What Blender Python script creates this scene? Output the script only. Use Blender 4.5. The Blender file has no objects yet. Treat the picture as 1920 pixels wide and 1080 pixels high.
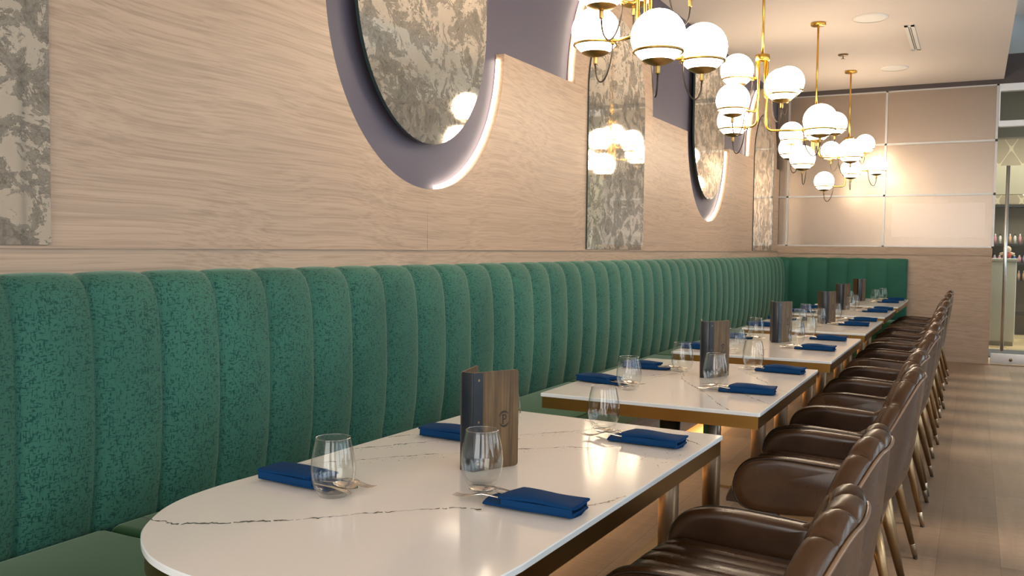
import bpy, bmesh, math, random
from mathutils import Vector, Matrix
PI = math.pi
sc = bpy.context.scene
C = sc.collection
random.seed(7)

# ------------------------------------------------------------------ camera
cam = bpy.data.cameras.new('camera')
cam.sensor_fit = 'HORIZONTAL'; cam.sensor_width = 36.0
cam.lens = 36.0 * 1679.36 / 1920.0
cam.clip_start = 0.02; cam.clip_end = 100
co = bpy.data.objects.new('camera', cam); C.objects.link(co)
yaw, pitch, roll = 0.475691652, 0.0456887736, 0.0117179473
f0 = Vector((-math.sin(yaw), math.cos(yaw), 0)); r0 = Vector((math.cos(yaw), math.sin(yaw), 0)); u0 = Vector((0, 0, 1))
fw = f0*math.cos(pitch) - u0*math.sin(pitch); up = u0*math.cos(pitch) + f0*math.sin(pitch)
rt = r0*math.cos(roll) + up*math.sin(roll); up2 = up*math.cos(roll) - r0*math.sin(roll)
co.matrix_world = Matrix(((rt.x, up2.x, -fw.x, 2.214), (rt.y, up2.y, -fw.y, 0), (rt.z, up2.z, -fw.z, 1.28), (0, 0, 0, 1)))
sc.camera = co

# ------------------------------------------------------------------ light
sc.view_settings.view_transform = 'Standard'
sc.view_settings.look = 'None'
sc.view_settings.exposure = 0.50
sc.view_settings.gamma = 1.0
sc.view_settings.use_curve_mapping = False
w = bpy.data.worlds.new('sky'); sc.world = w; w.use_nodes = True
w.node_tree.nodes['Background'].inputs[0].default_value = (.75, .88, 1, 1)
w.node_tree.nodes['Background'].inputs[1].default_value = 1.0
GLOBE = 11.5
LED = 7.5
DAY = 60.0
def area(name, loc, rot, sx, sy, e, col):
    l = bpy.data.lights.new(name, 'AREA'); l.shape = 'RECTANGLE'; l.size = sx; l.size_y = sy; l.energy = e; l.color = col
    o = bpy.data.objects.new(name, l); C.objects.link(o); o.location = loc; o.rotation_euler = rot
    return o
# daylight through the street windows of the aisle side (x = 6); warm fill added from behind the camera
for i in range(5):
    area('window_daylight', (6.12, -1.2 + 2.6*i, 1.75), (0, PI/2, 0), 2.5, 1.9, DAY, (.66, .86, 1))
area('window_daylight', (1.32, -3.12, 1.7), (PI/2, 0, 0), 2.4, 2.4, 62, (1, .94, .86))  # added front fill, no window known here
area('window_daylight', (4.52, -3.12, 1.7), (PI/2, 0, 0), 1.9, 2.4, 42, (1, .95, .90))
sun = bpy.data.lights.new('sun', 'SUN'); sun.energy = 1.7; sun.angle = math.radians(4.2); sun.color = (1, .86, .68)
so = bpy.data.objects.new('sun', sun); C.objects.link(so); so.rotation_euler = (0, math.radians(57), 0)

# ------------------------------------------------------------------ materials
def mat(name, col=(.8, .8, .8), rough=.5, metal=0.0, spec=.5, emit=None, estr=0, coat=0, sheen=0, aniso=0):
    m = bpy.data.materials.new(name); m.use_nodes = True
    b = m.node_tree.nodes['Principled BSDF']
    b.inputs['Base Color'].default_value = (*col, 1); b.inputs['Roughness'].default_value = rough
    b.inputs['Metallic'].default_value = metal; b.inputs['Specular IOR Level'].default_value = spec
    if emit: b.inputs['Emission Color'].default_value = (*emit, 1); b.inputs['Emission Strength'].default_value = estr
    if coat: b.inputs['Coat Weight'].default_value = coat; b.inputs['Coat Roughness'].default_value = .08
    if sheen: b.inputs['Sheen Weight'].default_value = sheen; b.inputs['Sheen Roughness'].default_value = .4
    if aniso: b.inputs['Anisotropic'].default_value = aniso
    m['b'] = b.name
    return m
class NT:
    def __init__(s, m): s.t = m.node_tree; s.b = s.t.nodes['Principled BSDF']
    def n(s, ty, **k):
        x = s.t.nodes.new(ty)
        for a, v in k.items():
            if a.startswith('i_'):
                key = a[2:].replace('_', ' ')
                x.inputs[int(key) if key.isdigit() else key].default_value = v
            else: setattr(x, a, v)
        return x
    def l(s, a, b): s.t.links.new(a, b)
    def coords(s, scale=(1, 1, 1), rot=(0, 0, 0), kind='Object'):
        tc = s.n('ShaderNodeTexCoord'); mp = s.n('ShaderNodeMapping')
        mp.inputs['Scale'].default_value = scale; mp.inputs['Rotation'].default_value = rot
        s.l(tc.outputs[kind], mp.inputs[0]); return mp.outputs[0]
    def noise(s, vec, scale, detail=3, rough=.5, dist=0):
        x = s.n('ShaderNodeTexNoise'); x.inputs['Scale'].default_value = scale; x.inputs['Detail'].default_value = detail
        x.inputs['Roughness'].default_value = rough; x.inputs['Distortion'].default_value = dist
        s.l(vec, x.inputs['Vector']); return x.outputs['Fac']
    def ramp(s, fac, stops):
        r = s.n('ShaderNodeValToRGB'); e = r.color_ramp.elements
        while len(e) < len(stops): e.new(.5)
        for i, (p, c) in enumerate(stops): e[i].position = p; e[i].color = (*c, 1) if len(c) == 3 else c
        s.l(fac, r.inputs[0]); return r.outputs[0]
    def mix(s, f, a, b, mode='MIX'):
        x = s.n('ShaderNodeMix'); x.data_type = 'RGBA'; x.blend_type = mode
        for k, v in ((0, f), (6, a), (7, b)):
            if hasattr(v, 'is_output'): s.l(v, x.inputs[k])
            else: x.inputs[k].default_value = v if not isinstance(v, tuple) else ((*v, 1) if len(v) == 3 else v)
        return x.outputs[2]
    def math(s, op, a, b=0):
        x = s.n('ShaderNodeMath', operation=op)
        for k, v in ((0, a), (1, b)):
            if hasattr(v, 'is_output'): s.l(v, x.inputs[k])
            else: x.inputs[k].default_value = v
        return x.outputs[0]
    def bump(s, h, strength=.3, dist=.002):
        x = s.n('ShaderNodeBump'); x.inputs['Strength'].default_value = strength; x.inputs['Distance'].default_value = dist
        s.l(h, x.inputs['Height']); s.l(x.outputs[0], s.b.inputs['Normal'])
    def base(s, c): s.l(c, s.b.inputs['Base Color'])

def wood_laminate(name, axis, light, dark, contrast=1):
    m = mat(name, light, .45, spec=.35); t = NT(m)
    st = [30, 30, 30]; st[axis] = .35
    v = t.coords(tuple(st))
    warp = [.9, .9, .9]; warp[axis] = .45
    wv = t.noise(t.coords(tuple(warp)), 1.0, 2)
    add = t.n('ShaderNodeVectorMath', operation='ADD'); t.l(v, add.inputs[0])
    cmb = t.n('ShaderNodeCombineXYZ'); mm = t.math('MULTIPLY', wv, 8.0)
    for i in range(3):
        if i != axis: t.l(mm, cmb.inputs[i])
    t.l(cmb.outputs[0], add.inputs[1])
    n1 = t.noise(add.outputs[0], 1.2, 4, .6, .3)
    st2 = [170, 170, 170]; st2[axis] = 1.3
    v2 = t.coords(tuple(st2)); add2 = t.n('ShaderNodeVectorMath', operation='ADD'); t.l(v2, add2.inputs[0])
    cm2 = t.n('ShaderNodeCombineXYZ'); m2 = t.math('MULTIPLY', wv, 45.3)
    for i in range(3):
        if i != axis: t.l(m2, cm2.inputs[i])
    t.l(cm2.outputs[0], add2.inputs[1])
    n2 = t.noise(add2.outputs[0], 1.0, 2, .6)
    mixd = tuple(l*.80 for l in light)
    c1 = t.ramp(n1, [(.26, dark), (.46, tuple(l*.90 for l in light)), (.74, light)])
    c2 = t.ramp(n2, [(.32, (.60, .57, .54)), (.56, (1, 1, 1))])
    t.base(t.mix(.55*contrast, c1, c2, 'MULTIPLY'))
    t.bump(n2, .12, .001)
    return m
OAK = (.52, .365, .255); OAKD = (.40, .28, .195)
M = {}
M['oak_y'] = wood_laminate('oak_laminate', 1, OAK, OAKD)
M['oak_x'] = wood_laminate('oak_laminate_across', 0, (.45, .325, .235), (.34, .245, .175))
M['oak_grey'] = wood_laminate('grey_laminate', 1, (.36, .32, .28), (.28, .25, .22))
M['purple'] = mat('mauve_paint', (.105, .092, .122), .5, spec=.25)
M['ceil'] = mat('ceiling_paint', (.70, .605, .535), .8, spec=.2)
M['white'] = mat('white_paint', (.82, .80, .77), .6)
M['dark_beam'] = mat('dark_beam', (.06, .045, .042), .6)
M['dark_grey'] = mat('dark_grey', (.03, .03, .035), .5)
M['wall_plain'] = mat('aisle_wall_paint', (.66, .63, .59), .7)
M['alu'] = mat('brushed_aluminium', (.44, .425, .41), .40, .8)
M['alu_pale'] = mat('pale_aluminium', (.70, .70, .72), .4, .3)
M['steel'] = mat('stainless_steel', (.72, .72, .70), .28, 1)
M['cut'] = mat('polished_cutlery', (.80, .74, .66), .14, 1)
M['brass'] = mat('gold_brass', (.66, .385, .075), .27, 1)
M['brass_ring'] = mat('aged_brass_ring', (.46, .29, .085), .32, 1)
M['brass_cup'] = mat('satin_bronze_cup', (.42, .27, .09), .38, 1)
M['bronze'] = mat('satin_bronze', (.30, .20, .105), .36, 1)
M['bronze_post'] = mat('bronze_post', (.36, .29, .21), .32, 1)
M['band'] = mat('brass_band', (.30, .165, .045), .33, 1)
M['cable'] = mat('black_cable', (.03, .018, .01), .5)
M['globe'] = mat('opal_glass_lit', (1, 1, 1), .3, emit=(1, .83, .62), estr=GLOBE)
M['led'] = mat('led_strip_lit', (1, 1, 1), .4, emit=(1, .84, .64), estr=LED)
M['stone'] = mat('white_quartz', (.82, .755, .69), .11, spec=.55)
M['vein'] = mat('quartz_vein', (.10, .085, .07), .12, spec=.55)
M['vein_tan'] = mat('quartz_vein_tan', (.30, .24, .18), .12, spec=.55)
M['stone_edge'] = mat('quartz_edge', (.78, .80, .80), .15)
M['spine'] = mat('black_leatherette', (.012, .014, .02), .32)
M['burn'] = mat('burnt_mark', (.022, .009, .004), .6)
M['paper'] = mat('menu_paper', (.62, .50, .36), .7)
M['black'] = mat('black_plastic', (.012, .012, .012), .4)
M['plastic_white'] = mat('white_ceiling_plastic', (.74, .69, .63), .6)

m = mat('oak_floor_planks', (.3, .2, .13), .42, spec=.4); t = NT(m); M['floor'] = m
v = t.coords((1, 1, 1), (0, 0, PI/2))
br = t.n('ShaderNodeTexBrick'); br.offset = .37; br.inputs['Scale'].default_value = 1
br.inputs['Brick Width'].default_value = 1.22; br.inputs['Row Height'].default_value = .235; br.inputs['Mortar Size'].default_value = .0012
br.inputs['Bias'].default_value = 0.0
br.inputs['Color1'].default_value = (.36, .245, .165, 1); br.inputs['Color2'].default_value = (.245, .16, .105, 1); br.inputs['Mortar'].default_value = (.16, .11, .075, 1)
t.l(v, br.inputs['Vector'])
g = t.noise(t.coords((5, 120, 1)), 1.0, 4, .6, .2)
g2 = t.noise(t.coords((22, 1.5, 1)), 1.0, 3, .6, .4)
c = t.mix(.5, br.outputs['Color'], t.ramp(g, [(.32, (.60, .58, .56)), (.62, (1.12, 1.10, 1.08))]), 'MULTIPLY')
t.base(t.mix(.45, c, t.ramp(g2, [(.3, (.72, .70, .68)), (.65, (1.1, 1.1, 1.1))]), 'MULTIPLY'))
t.bump(g, .08, .001)

def velvet(name, axis, base=(.036, .130, .092), dark=(.007, .054, .044), pattern=True):
    m = mat(name, base, .72, spec=.2, sheen=.38); t = NT(m)
    t.b.inputs['Sheen Tint'].default_value = (.62, .80, .62, 1)
    cl = t.noise(t.coords((1, 1, 1)), 2.2, 2)
    tone = t.ramp(cl, [(.3, tuple(b*.82 for b in base)), (.7, tuple(b*1.15 for b in base))])
    if pattern:
        s1 = [400, 400, 400]; s1[2] = 115; s2 = [115, 115, 115]; s2[2] = 400
        a = t.noise(t.coords(tuple(s1)), .62, 1, .4); b = t.noise(t.coords(tuple(s2)), .62, 1, .4)
        mk = t.noise(t.coords((9, 9, 30)), 1.0, 2)
        mk2 = t.noise(t.coords((26, 26, 8)), 1.0, 2)
        thr = t.math('ADD', t.math('MULTIPLY', mk, .10), t.math('MULTIPLY', mk2, .12))
        mx = t.math('MAXIMUM', a, b)
        d = t.math('SUBTRACT', t.math('ADD', mx, thr), .685)
        fac = t.math('MULTIPLY', d, 11)
        fac = t.n('ShaderNodeClamp').inputs and fac
        cp = t.n('ShaderNodeClamp'); t.l(fac, cp.inputs[0])
        t.base(t.mix(t.math('MULTIPLY', cp.outputs[0], .95), tone, dark))
        inv = t.math('SUBTRACT', 1, cp.outputs[0]); t.bump(inv, .25, .0015)
    else:
        t.base(tone)
    return m
M['velvet'] = velvet('green_textured_velvet', 1)
M['velvet_soft'] = velvet('green_soft_velvet', 0, (.020, .098, .066), pattern=False)
M['velvet_plain'] = velvet('green_plain_velvet', 1, (.022, .072, .026), pattern=False)

for nm_, k1, k2 in (('leather', (.044, .0185, .0065), (.082, .036, .013)), ('leather_back', (.058, .031, .0175), (.080, .044, .026))):
  m = mat('brown_'+nm_, k1, .32, spec=.45); t = NT(m); M[nm_] = m
  wv = t.coords((1, 1, 1))
  t.base(t.ramp(t.noise(wv, 7, 4, .6), [(.35, k1), (.68, k2)]))
  t.bump(t.noise(wv, 130, 3), .05, .001)
  t.l(t.ramp(t.noise(wv, 11, 2), [(.3, (.24, .24, .24)), (.7, (.36, .36, .36))]), t.b.inputs['Roughness'])
M['seam'] = mat('dark_leather_seam', (.028, .013, .006), .4)
M['piping'] = mat('leather_piping', (.22, .13, .075), .3)

m = mat('blue_napkin', (.0022, .036, .118), .8, spec=.15); t = NT(m); M['napkin'] = m
t.bump(t.noise(t.coords((900, 900, 900)), 1, 1), .15, .0004)

m = mat('menu_wood', (.16, .085, .034), .5, spec=.35); t = NT(m); M['menu_wood'] = m
n1 = t.noise(t.coords((75, 75, 2.2)), 1, 4, .65, .4); n2 = t.noise(t.coords((9, 9, 6)), 1, 3)
t.base(t.mix(.6, t.ramp(n1, [(.32, (.055, .029, .011)), (.5, (.118, .066, .026)), (.7, (.19, .115, .050))]),
             t.ramp(n2, [(.35, (.55, .55, .55)), (.6, (1.1, 1.1, 1.1))]), 'MULTIPLY'))

# antique mirror: silver broken by a mottled, oxidised film; pale diffuse painted in for bright reflections
def antique(name, sc_=(1, 1, 1), bias=0.0, tint=(.62, .585, .52)):
    m = bpy.data.materials.new(name); m.use_nodes = True; t = NT(m); b = t.b
    b.inputs['Metallic'].default_value = 1; b.inputs['Roughness'].default_value = .045
    v = t.coords(sc_)
    a = t.noise(v, 11.0, 8, .68, .8); f = t.noise(v, 34, 4, .65, 1.2); big = t.noise(v, 1.5, 2)
    k = t.math('ADD', t.math('ADD', t.math('MULTIPLY', a, .75), t.math('MULTIPLY', f, .22)), t.math('MULTIPLY', big, .14))
    fac = t.ramp(k, [(.535, (0, 0, 0)), (.56, (1, 1, 1)), (.59, (.5, .5, .5)), (.60, (1, 1, 1)), (.68, (.7, .7, .7))])
    t.base(t.mix(fac, (.88, .81, .71), (.40, .37, .325)))
    d = t.n('ShaderNodeBsdfDiffuse'); t.l(t.mix(fac, (.70, .635, .53), t.ramp(f, [(.35, (.12, .11, .09)), (.65, (.27, .245, .21))])), d.inputs[0])
    mx = t.n('ShaderNodeMixShader'); t.l(t.math('ADD', t.math('MULTIPLY', fac, .22), .24), mx.inputs[0])
    t.l(b.outputs[0], mx.inputs[1]); t.l(d.outputs[0], mx.inputs[2])
    t.l(mx.outputs[0], t.t.nodes['Material Output'].inputs[0])
    return m
M['mirror'] = antique('antique_mirror', (1, .75, .9))
M['mirror_edge'] = mat('mirror_glass_edge', (.03, .05, .05), .1, spec=.6)

def clear_glass(name, tint=(.97, .985, .98), ior=1.5, rough=.0, gain=1.0):
    m = bpy.data.materials.new(name); m.use_nodes = True; t = NT(m)
    tr = t.n('ShaderNodeBsdfTransparent'); tr.inputs[0].default_value = (*tint, 1)
    gl = t.n('ShaderNodeBsdfGlossy'); gl.inputs['Roughness'].default_value = rough; gl.inputs[0].default_value = (1, 1, 1, 1)
    lw = t.n('ShaderNodeLayerWeight'); lw.inputs['Blend'].default_value = .5
    fac = t.math('ADD', t.math('MULTIPLY', t.math('POWER', lw.outputs['Facing'], 3.6), .62), .028)
    t.l(t.ramp(lw.outputs['Facing'], [(0, tint), (.70, tuple(q*.97 for q in tint)), (.90, tuple(q*.80 for q in tint)), (1, tuple(q*.45 for q in tint))]), tr.inputs[0])
    mx = t.n('ShaderNodeMixShader'); t.l(t.math('MULTIPLY', fac, gain), mx.inputs[0]); t.l(tr.outputs[0], mx.inputs[1]); t.l(gl.outputs[0], mx.inputs[2])
    t.l(mx.outputs[0], t.t.nodes['Material Output'].inputs[0])
    return m
M['glass'] = clear_glass('clear_drinking_glass', (.985, .99, .985), 1.45)
M['glass_rim'] = clear_glass('glass_rim', (.93, .95, .94), 1.45, .05, 5.0)
M['pane'] = clear_glass('door_glass', (.93, .96, .94), 1.45)
m = mat('frosted_film_glass', (.33, .265, .215), .27, .84, spec=.4); M['film'] = m; t = NT(m)
t.bump(t.noise(t.coords((2, 1, .6)), 1.2, 1), .06, .03)
M['film2'] = mat('pale_film_patch', (.38, .31, .26), .29, .80)

m = mat('patterned_wallpaper', (.42, .36, .27), .7); t = NT(m); M['paperwall'] = m
v = t.coords((1, 1, 1)); sp = t.n('ShaderNodeSeparateXYZ'); t.l(v, sp.inputs[0])
sx = t.math('SINE', t.math('MULTIPLY', sp.outputs[0], 18)); sz = t.math('SINE', t.math('MULTIPLY', sp.outputs[2], 11))
k = t.math('ABSOLUTE', t.math('ADD', sx, sz)); 
t.base(t.ramp(k, [(.06, (.60, .52, .38)), (.14, (.36, .30, .225))]))
m = mat('salon_floor_tile', (.50, .38, .22), .4); t = NT(m); M['salon_floor'] = m
ck = t.n('ShaderNodeTexChecker'); ck.inputs['Scale'].default_value = 1.9; ck.inputs[1].default_value = (.55, .42, .25, 1); ck.inputs[2].default_value = (.40, .31, .19, 1)
t.l(t.coords((1, 1, 1)), ck.inputs[0]); t.base(ck.outputs[0])
M['salon_ceil'] = mat('salon_ceiling', (.34, .31, .245), .8)
M['salon_desk'] = mat('salon_desk', (.50, .49, .42), .5)
M['mat_grey'] = mat('entrance_mat', (.075, .08, .095), .9)
M['lamp_warm'] = mat('downlight_lit', (1, 1, 1), .4, emit=(1, .86, .55), estr=6)

# ------------------------------------------------------------------ mesh helpers
class MB:
    def __init__(s): s.v = []; s.f = []; s.m = []; s.sm = []
    def add(s, vs, fs, mi=0, smooth=False):
        o = len(s.v); s.v += [tuple(p) for p in vs]
        for f in fs: s.f.append([i+o for i in f]); s.m.append(mi); s.sm.append(smooth)
        return s
    def bm(s, b, mi=0, smooth=False):
        b.verts.index_update(); s.add([v.co[:] for v in b.verts], [[v.index for v in f.verts] for f in b.faces], mi, smooth); b.free(); return s
    def box(s, x0, y0, z0, x1, y1, z1, bev=0, seg=2, mi=0, mat4=None, smooth=None):
        b = bmesh.new(); bmesh.ops.create_cube(b, size=1)
        for v in b.verts: v.co = Vector(((x0+x1)/2 + v.co.x*(x1-x0), (y0+y1)/2 + v.co.y*(y1-y0), (z0+z1)/2 + v.co.z*(z1-z0)))
        if bev: bmesh.ops.bevel(b, geom=list(b.edges), offset=bev, segments=seg, profile=.5, affect='EDGES')
        if mat4 is not None: bmesh.ops.transform(b, matrix=mat4, verts=b.verts)
        return s.bm(b, mi, bool(bev) if smooth is None else smooth)
    def tube(s, pts, r, n=10, caps=True, mi=0, closed=False):
        pts = [Vector(p) for p in pts]; N = len(pts)
        rr = r if isinstance(r, (list, tuple)) else [r]*N
        vs = []; fs = []; prev = None
        for i, p in enumerate(pts):
            if closed: tg = (pts[(i+1) % N]-pts[i-1])
            else: tg = pts[min(i+1, N-1)]-pts[max(i-1, 0)]
            tg.normalize()
            if prev is None:
                a = Vector((0, 0, 1)) if abs(tg.z) < .9 else Vector((1, 0, 0))
                nx = tg.cross(a).normalized()
            else:
                nx = (prev - tg*prev.dot(tg)).normalized()
            prev = nx; ny = tg.cross(nx)
            for k in range(n):
                a = 2*PI*k/n; vs.append(p + (nx*math.cos(a)+ny*math.sin(a))*rr[i])
        M_ = N if closed else N-1
        for i in range(M_):
            j = (i+1) % N
            for k in range(n): fs.append([i*n+k, i*n+(k+1) % n, j*n+(k+1) % n, j*n+k])
        if caps and not closed: fs.append(list(range(n))[::-1]); fs.append([(N-1)*n+k for k in range(n)])
        return s.add(vs, fs, mi, True)
    def lathe(s, prof, n=32, c=(0, 0, 0), mi=0, smooth=True):
        vs = []; fs = []; P = len(prof)
        for k in range(n):
            a = 2*PI*k/n
            for (r, z) in prof: vs.append((c[0]+r*math.cos(a), c[1]+r*math.sin(a), c[2]+z))
        for k in range(n):
            j = (k+1) % n
            for i in range(P-1):
                if prof[i][0] < 1e-6 and prof[i+1][0] < 1e-6: continue
                if prof[i][0] < 1e-6: fs.append([k*P+i, j*P+i+1, k*P+i+1])
                elif prof[i+1][0] < 1e-6: fs.append([k*P+i, j*P+i, k*P+i+1])
                else: fs.append([k*P+i, j*P+i, j*P+i+1, k*P+i+1])
        return s.add(vs, fs, mi, smooth)
    def sphere(s, c, r, n=32, m_=16, mi=0, sz=1):
        return s.lathe([(r*math.sin(PI*i/m_), -r*sz*math.cos(PI*i/m_)) for i in range(m_+1)], n, c, mi)
    def prism(s, poly, h, fn, mi=0, smooth=False, side_mi=None):
        # poly: 2-D outline; fn(u, v, w) -> 3-D; from w = 0 to w = h
        n = len(poly); vs = [fn(u, v, 0) for u, v in poly]+[fn(u, v, h) for u, v in poly]
        s.add(vs, [list(range(n))[::-1], list(range(n, 2*n))], mi, False)
        sm = mi if side_mi is None else side_mi
        return s.add(vs, [[i, (i+1) % n, n+(i+1) % n, n+i] for i in range(n)], sm, smooth)
    def grid(s, rows, mi=0, smooth=True, closed_u=False, closed_v=False):
        R, Q = len(rows), len(rows[0]); vs = [p for r in rows for p in r]; fs = []
        for i in range(R if closed_u else R-1):
            for j in range(Q if closed_v else Q-1):
                a = i*Q+j; b = i*Q+(j+1) % Q; c_ = ((i+1) % R)*Q+(j+1) % Q; d = ((i+1) % R)*Q+j
                fs.append([a, b, c_, d])
        return s.add(vs, fs, mi, smooth)
    def build(s, name, mats, parent=None, loc=None, merge=False, fix=True):
        me = bpy.data.meshes.new(name); me.from_pydata([tuple(p) for p in s.v], [], s.f)
        if not isinstance(mats, (list, tuple)): mats = [mats]
        for x in mats: me.materials.append(M[x] if isinstance(x, str) else x)
        me.polygons.foreach_set('material_index', s.m); me.polygons.foreach_set('use_smooth', s.sm)
        b = bmesh.new(); b.from_mesh(me)
        if merge: bmesh.ops.remove_doubles(b, verts=b.verts, dist=1e-5)
        if fix: bmesh.ops.recalc_face_normals(b, faces=b.faces)
        b.to_mesh(me); b.free(); me.update()
        o = bpy.data.objects.new(name, me); C.objects.link(o)
        if parent is not None: o.parent = parent
        if loc is not None: o.location = loc
        return o
def tag(o, label=None, cat=None, group=None, kind=None):
    for k, v in (('label', label), ('category', cat), ('group', group), ('kind', kind)):
        if v: o[k] = v
    return o
def empty(name, loc=(0, 0, 0), rz=0):
    o = bpy.data.objects.new(name, None); C.objects.link(o); o.location = loc; o.rotation_euler = (0, 0, rz); o.empty_display_size = .1
    return o
def dup(root, loc, rz, label=None):
    r = root.copy(); C.objects.link(r); r.location = loc; r.rotation_euler = (0, 0, rz)
    if label: r['label'] = label
    for ch in list(root.children):
        c_ = ch.copy(); C.objects.link(c_); c_.parent = r
        for g_ in ch.children:
            d = g_.copy(); C.objects.link(d); d.parent = c_
    return r
def arc(cx, cy, a, b, t0, t1, n): return [(cx+a*math.cos(t0+(t1-t0)*i/n), cy+b*math.sin(t0+(t1-t0)*i/n)) for i in range(n+1)]
def fillet(pts, r, n=6):
    out = [Vector(pts[0])]
    for i in range(1, len(pts)-1):
        p, a, b = Vector(pts[i]), Vector(pts[i-1]), Vector(pts[i+1])
        d1 = (a-p); d2 = (b-p); rr = min(r, d1.length*.49, d2.length*.49)
        s_, e_ = p+d1.normalized()*rr, p+d2.normalized()*rr
        for k in range(n+1):
            u = k/n; out.append(s_*(1-u)**2+p*2*u*(1-u)+e_*u*u)
    out.append(Vector(pts[-1])); return out
def structure(name, mb, mats, parent=None, **k):
    o = mb.build(name, mats, parent, **k)
    if parent is None: o['kind'] = 'structure'
    return o

# ------------------------------------------------------------------ room shell
YB = 11.622; ZC = 3.245; XW = 6.0; YF = -3.0; ZH = 3.95
structure('floor', MB().box(-.2, YF-.2, -.1, XW+.2, YB+.03, 0), 'floor')
structure('wall_left', MB().box(-.2, YF-.2, 0, -.055, YB+.2, ZH), 'purple')
structure('ceiling', MB().box(-.055, YF-.2, ZC, 2.452, YB, ZC+.5), 'ceil')
structure('ceiling_upper', MB().box(2.452, YF-.2, ZH, XW+.2, YB, ZH+.1), 'wall_plain')
# aisle-side windows with mullions; unseen front wall with openings for the added fill
wr = MB(); wr.box(XW, YF-.2, 0, XW+.1, YB, .5); wr.box(XW, YF-.2, 3.0, XW+.1, YB, ZH)
ys = [-1.2+2.6*i for i in range(5)]
for a, b in ((YF-.2, ys[0]-1.3), (ys[-1]+1.3, YB)): wr.box(XW, a, .5, XW+.1, b, 3.0)
structure('wall_right', wr, 'wall_plain')
wf = MB(); wf.box(-.055, YF-.1, 0, XW, YF, .3); wf.box(-.055, YF-.1, 3.0, XW, YF, ZH)
for a, b in ((-.055, .1), (2.55, 3.55), (5.5, XW)): wf.box(a, YF-.1, .3, b, YF, 3.0)  # middle pier added to keep the front fill from reflecting in the door glass
structure('wall_front', wf, 'wall_plain')
k = 0
for y in ys:
    k += 1
    mb = MB()
    for q in (-1.3, -.65, 0, .65): mb.box(XW+.01, y+q, .5, XW+.09, y+q+.29, 3.0)
    if k == 3: mb.box(XW+.01, y+.9, .5, XW+.09, y+1.3, 3.0)  # unseen pier added to keep window glare out of the near mirror
    if k == 4: mb.box(XW+.01, y-1.05, .5, XW+.09, y-.6, 3.0)  # second added pier, blocking the same mirror reflection
    mb.box(XW+.02, y-1.3, .5, XW+.08, y+1.3, .55); mb.box(XW+.02, y-1.3, 2.95, XW+.08, y+1.3, 3.0)
    structure('window_%d' % k, mb, 'wall_plain')
# beam over the glass wall
structure('trim_1', MB().box(-.055, YB, 3.19, XW+.2, YB+.2, 3.52), 'dark_beam')
M['upper_grey'] = mat('upper_wall_grey', (.36, .385, .39), .7)
structure('wall_back', MB().box(-.055, YB, 3.52, XW+.2, YB+.2, ZH+.1), 'upper_grey')
# lower wood wall under the frosted glass
structure('wall_back_lower', MB().box(-.055, YB, 0, 2.395, YB+.12, 1.25), 'oak_x')
structure('trim_2', MB().box(-.055, YB-.012, 1.245, 2.397, YB+.12, 1.335), 'oak_x')
structure('wall_back_side', MB().box(3.6, YB, 0, XW, YB+.12, 3.19), 'dark_beam')

# ---- left wall oak cladding: lower panels with U-shaped cut-outs, arches above them
ZS = 2.288; ZL = 1.268; PITCH = 4.83; TH = .05
OC = [3.452-PITCH, 3.452, 3.452+PITCH]            # centres of the U cut-outs
SC_ = [1.03, 1.03+PITCH, 1.03+2*PITCH-.0]         # centres of the arches and the tall mirrors
yz = lambda y, z, w_: (-.05+w_, y, z)
AU, BU = .727, .75
ends = [YF-.15]+OC+[YB]
tn = 3
for i in range(len(ends)-1):
    y0, y1 = ends[i], ends[i+1]
    gap = .0012
    poly = []
    poly += [(y0+gap, ZL)]
    poly += [(y1-gap, ZL)]
    if i < len(ends)-2: poly += [(y1+AU*math.cos(a)*1.0, ZS+BU*math.sin(a)) for a in [1.5*PI-.5*PI*j/28 for j in range(29)]]
    else: poly += [(y1-gap, ZS)]
    if i > 0: poly += [(y0+AU*math.cos(a), ZS+BU*math.sin(a)) for a in [2*PI-.5*PI*j/28 for j in range(29)]]
    else: poly += [(y0+gap, ZS)]
    structure('trim_%d' % tn, MB().prism(poly, TH, yz), 'oak_y'); tn += 1
for yc in SC_:
    h = .86
    poly = [(yc+.752*math.cos(a), ZS+.0015+h*math.sin(a)) for a in [PI*j/48 for j in range(49)]]
    structure('trim_%d' % tn, MB().prism(poly, TH, yz), 'oak_y'); tn += 1
structure('trim_%d' % tn, MB().box(-.05, YF-.15, 0, .004, YB, ZL-.002), 'oak_y'); tn += 1
structure('trim_%d' % tn, MB().box(-.05, YF-.15, ZL-.006, .012, YB, ZL), 'oak_y'); tn += 1

# LED strips: along the far edge of every U cut-out and of every arch opening
def led(path, label):
    mb = MB(); mb.tube(path, .010, 8)
    return tag(mb.build('led_strip', 'led'), label, 'light strip', 'warm light strips on the wood cladding')
names = ['the U-shaped cut-out before the frame', 'the large U-shaped cut-out', 'the narrow far U-shaped cut-out']
for i, yc in enumerate(OC):
    if i == 0: continue
    led([(-.036, yc+(AU-.006)*math.cos(a), ZS+(BU-.006)*math.sin(a)) for a in [1.5*PI+.16+(.5*PI-.20)*j/30 for j in range(31)]],
        'glowing warm light strip along the curved edge of '+names[i])
anames = ['', 'the arch with the middle tall mirror', 'the far arch next to the glass wall']
for i, yc in enumerate(SC_):
    if i == 0: continue
    led([(-.028, yc-(.752+.004)*math.cos(a), ZS+.02+(.86+.004)*math.sin(a)) for a in [.0+1.1*j/20 for j in range(21)]],
        'glowing warm light strip on the edge of '+anames[i])

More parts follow.
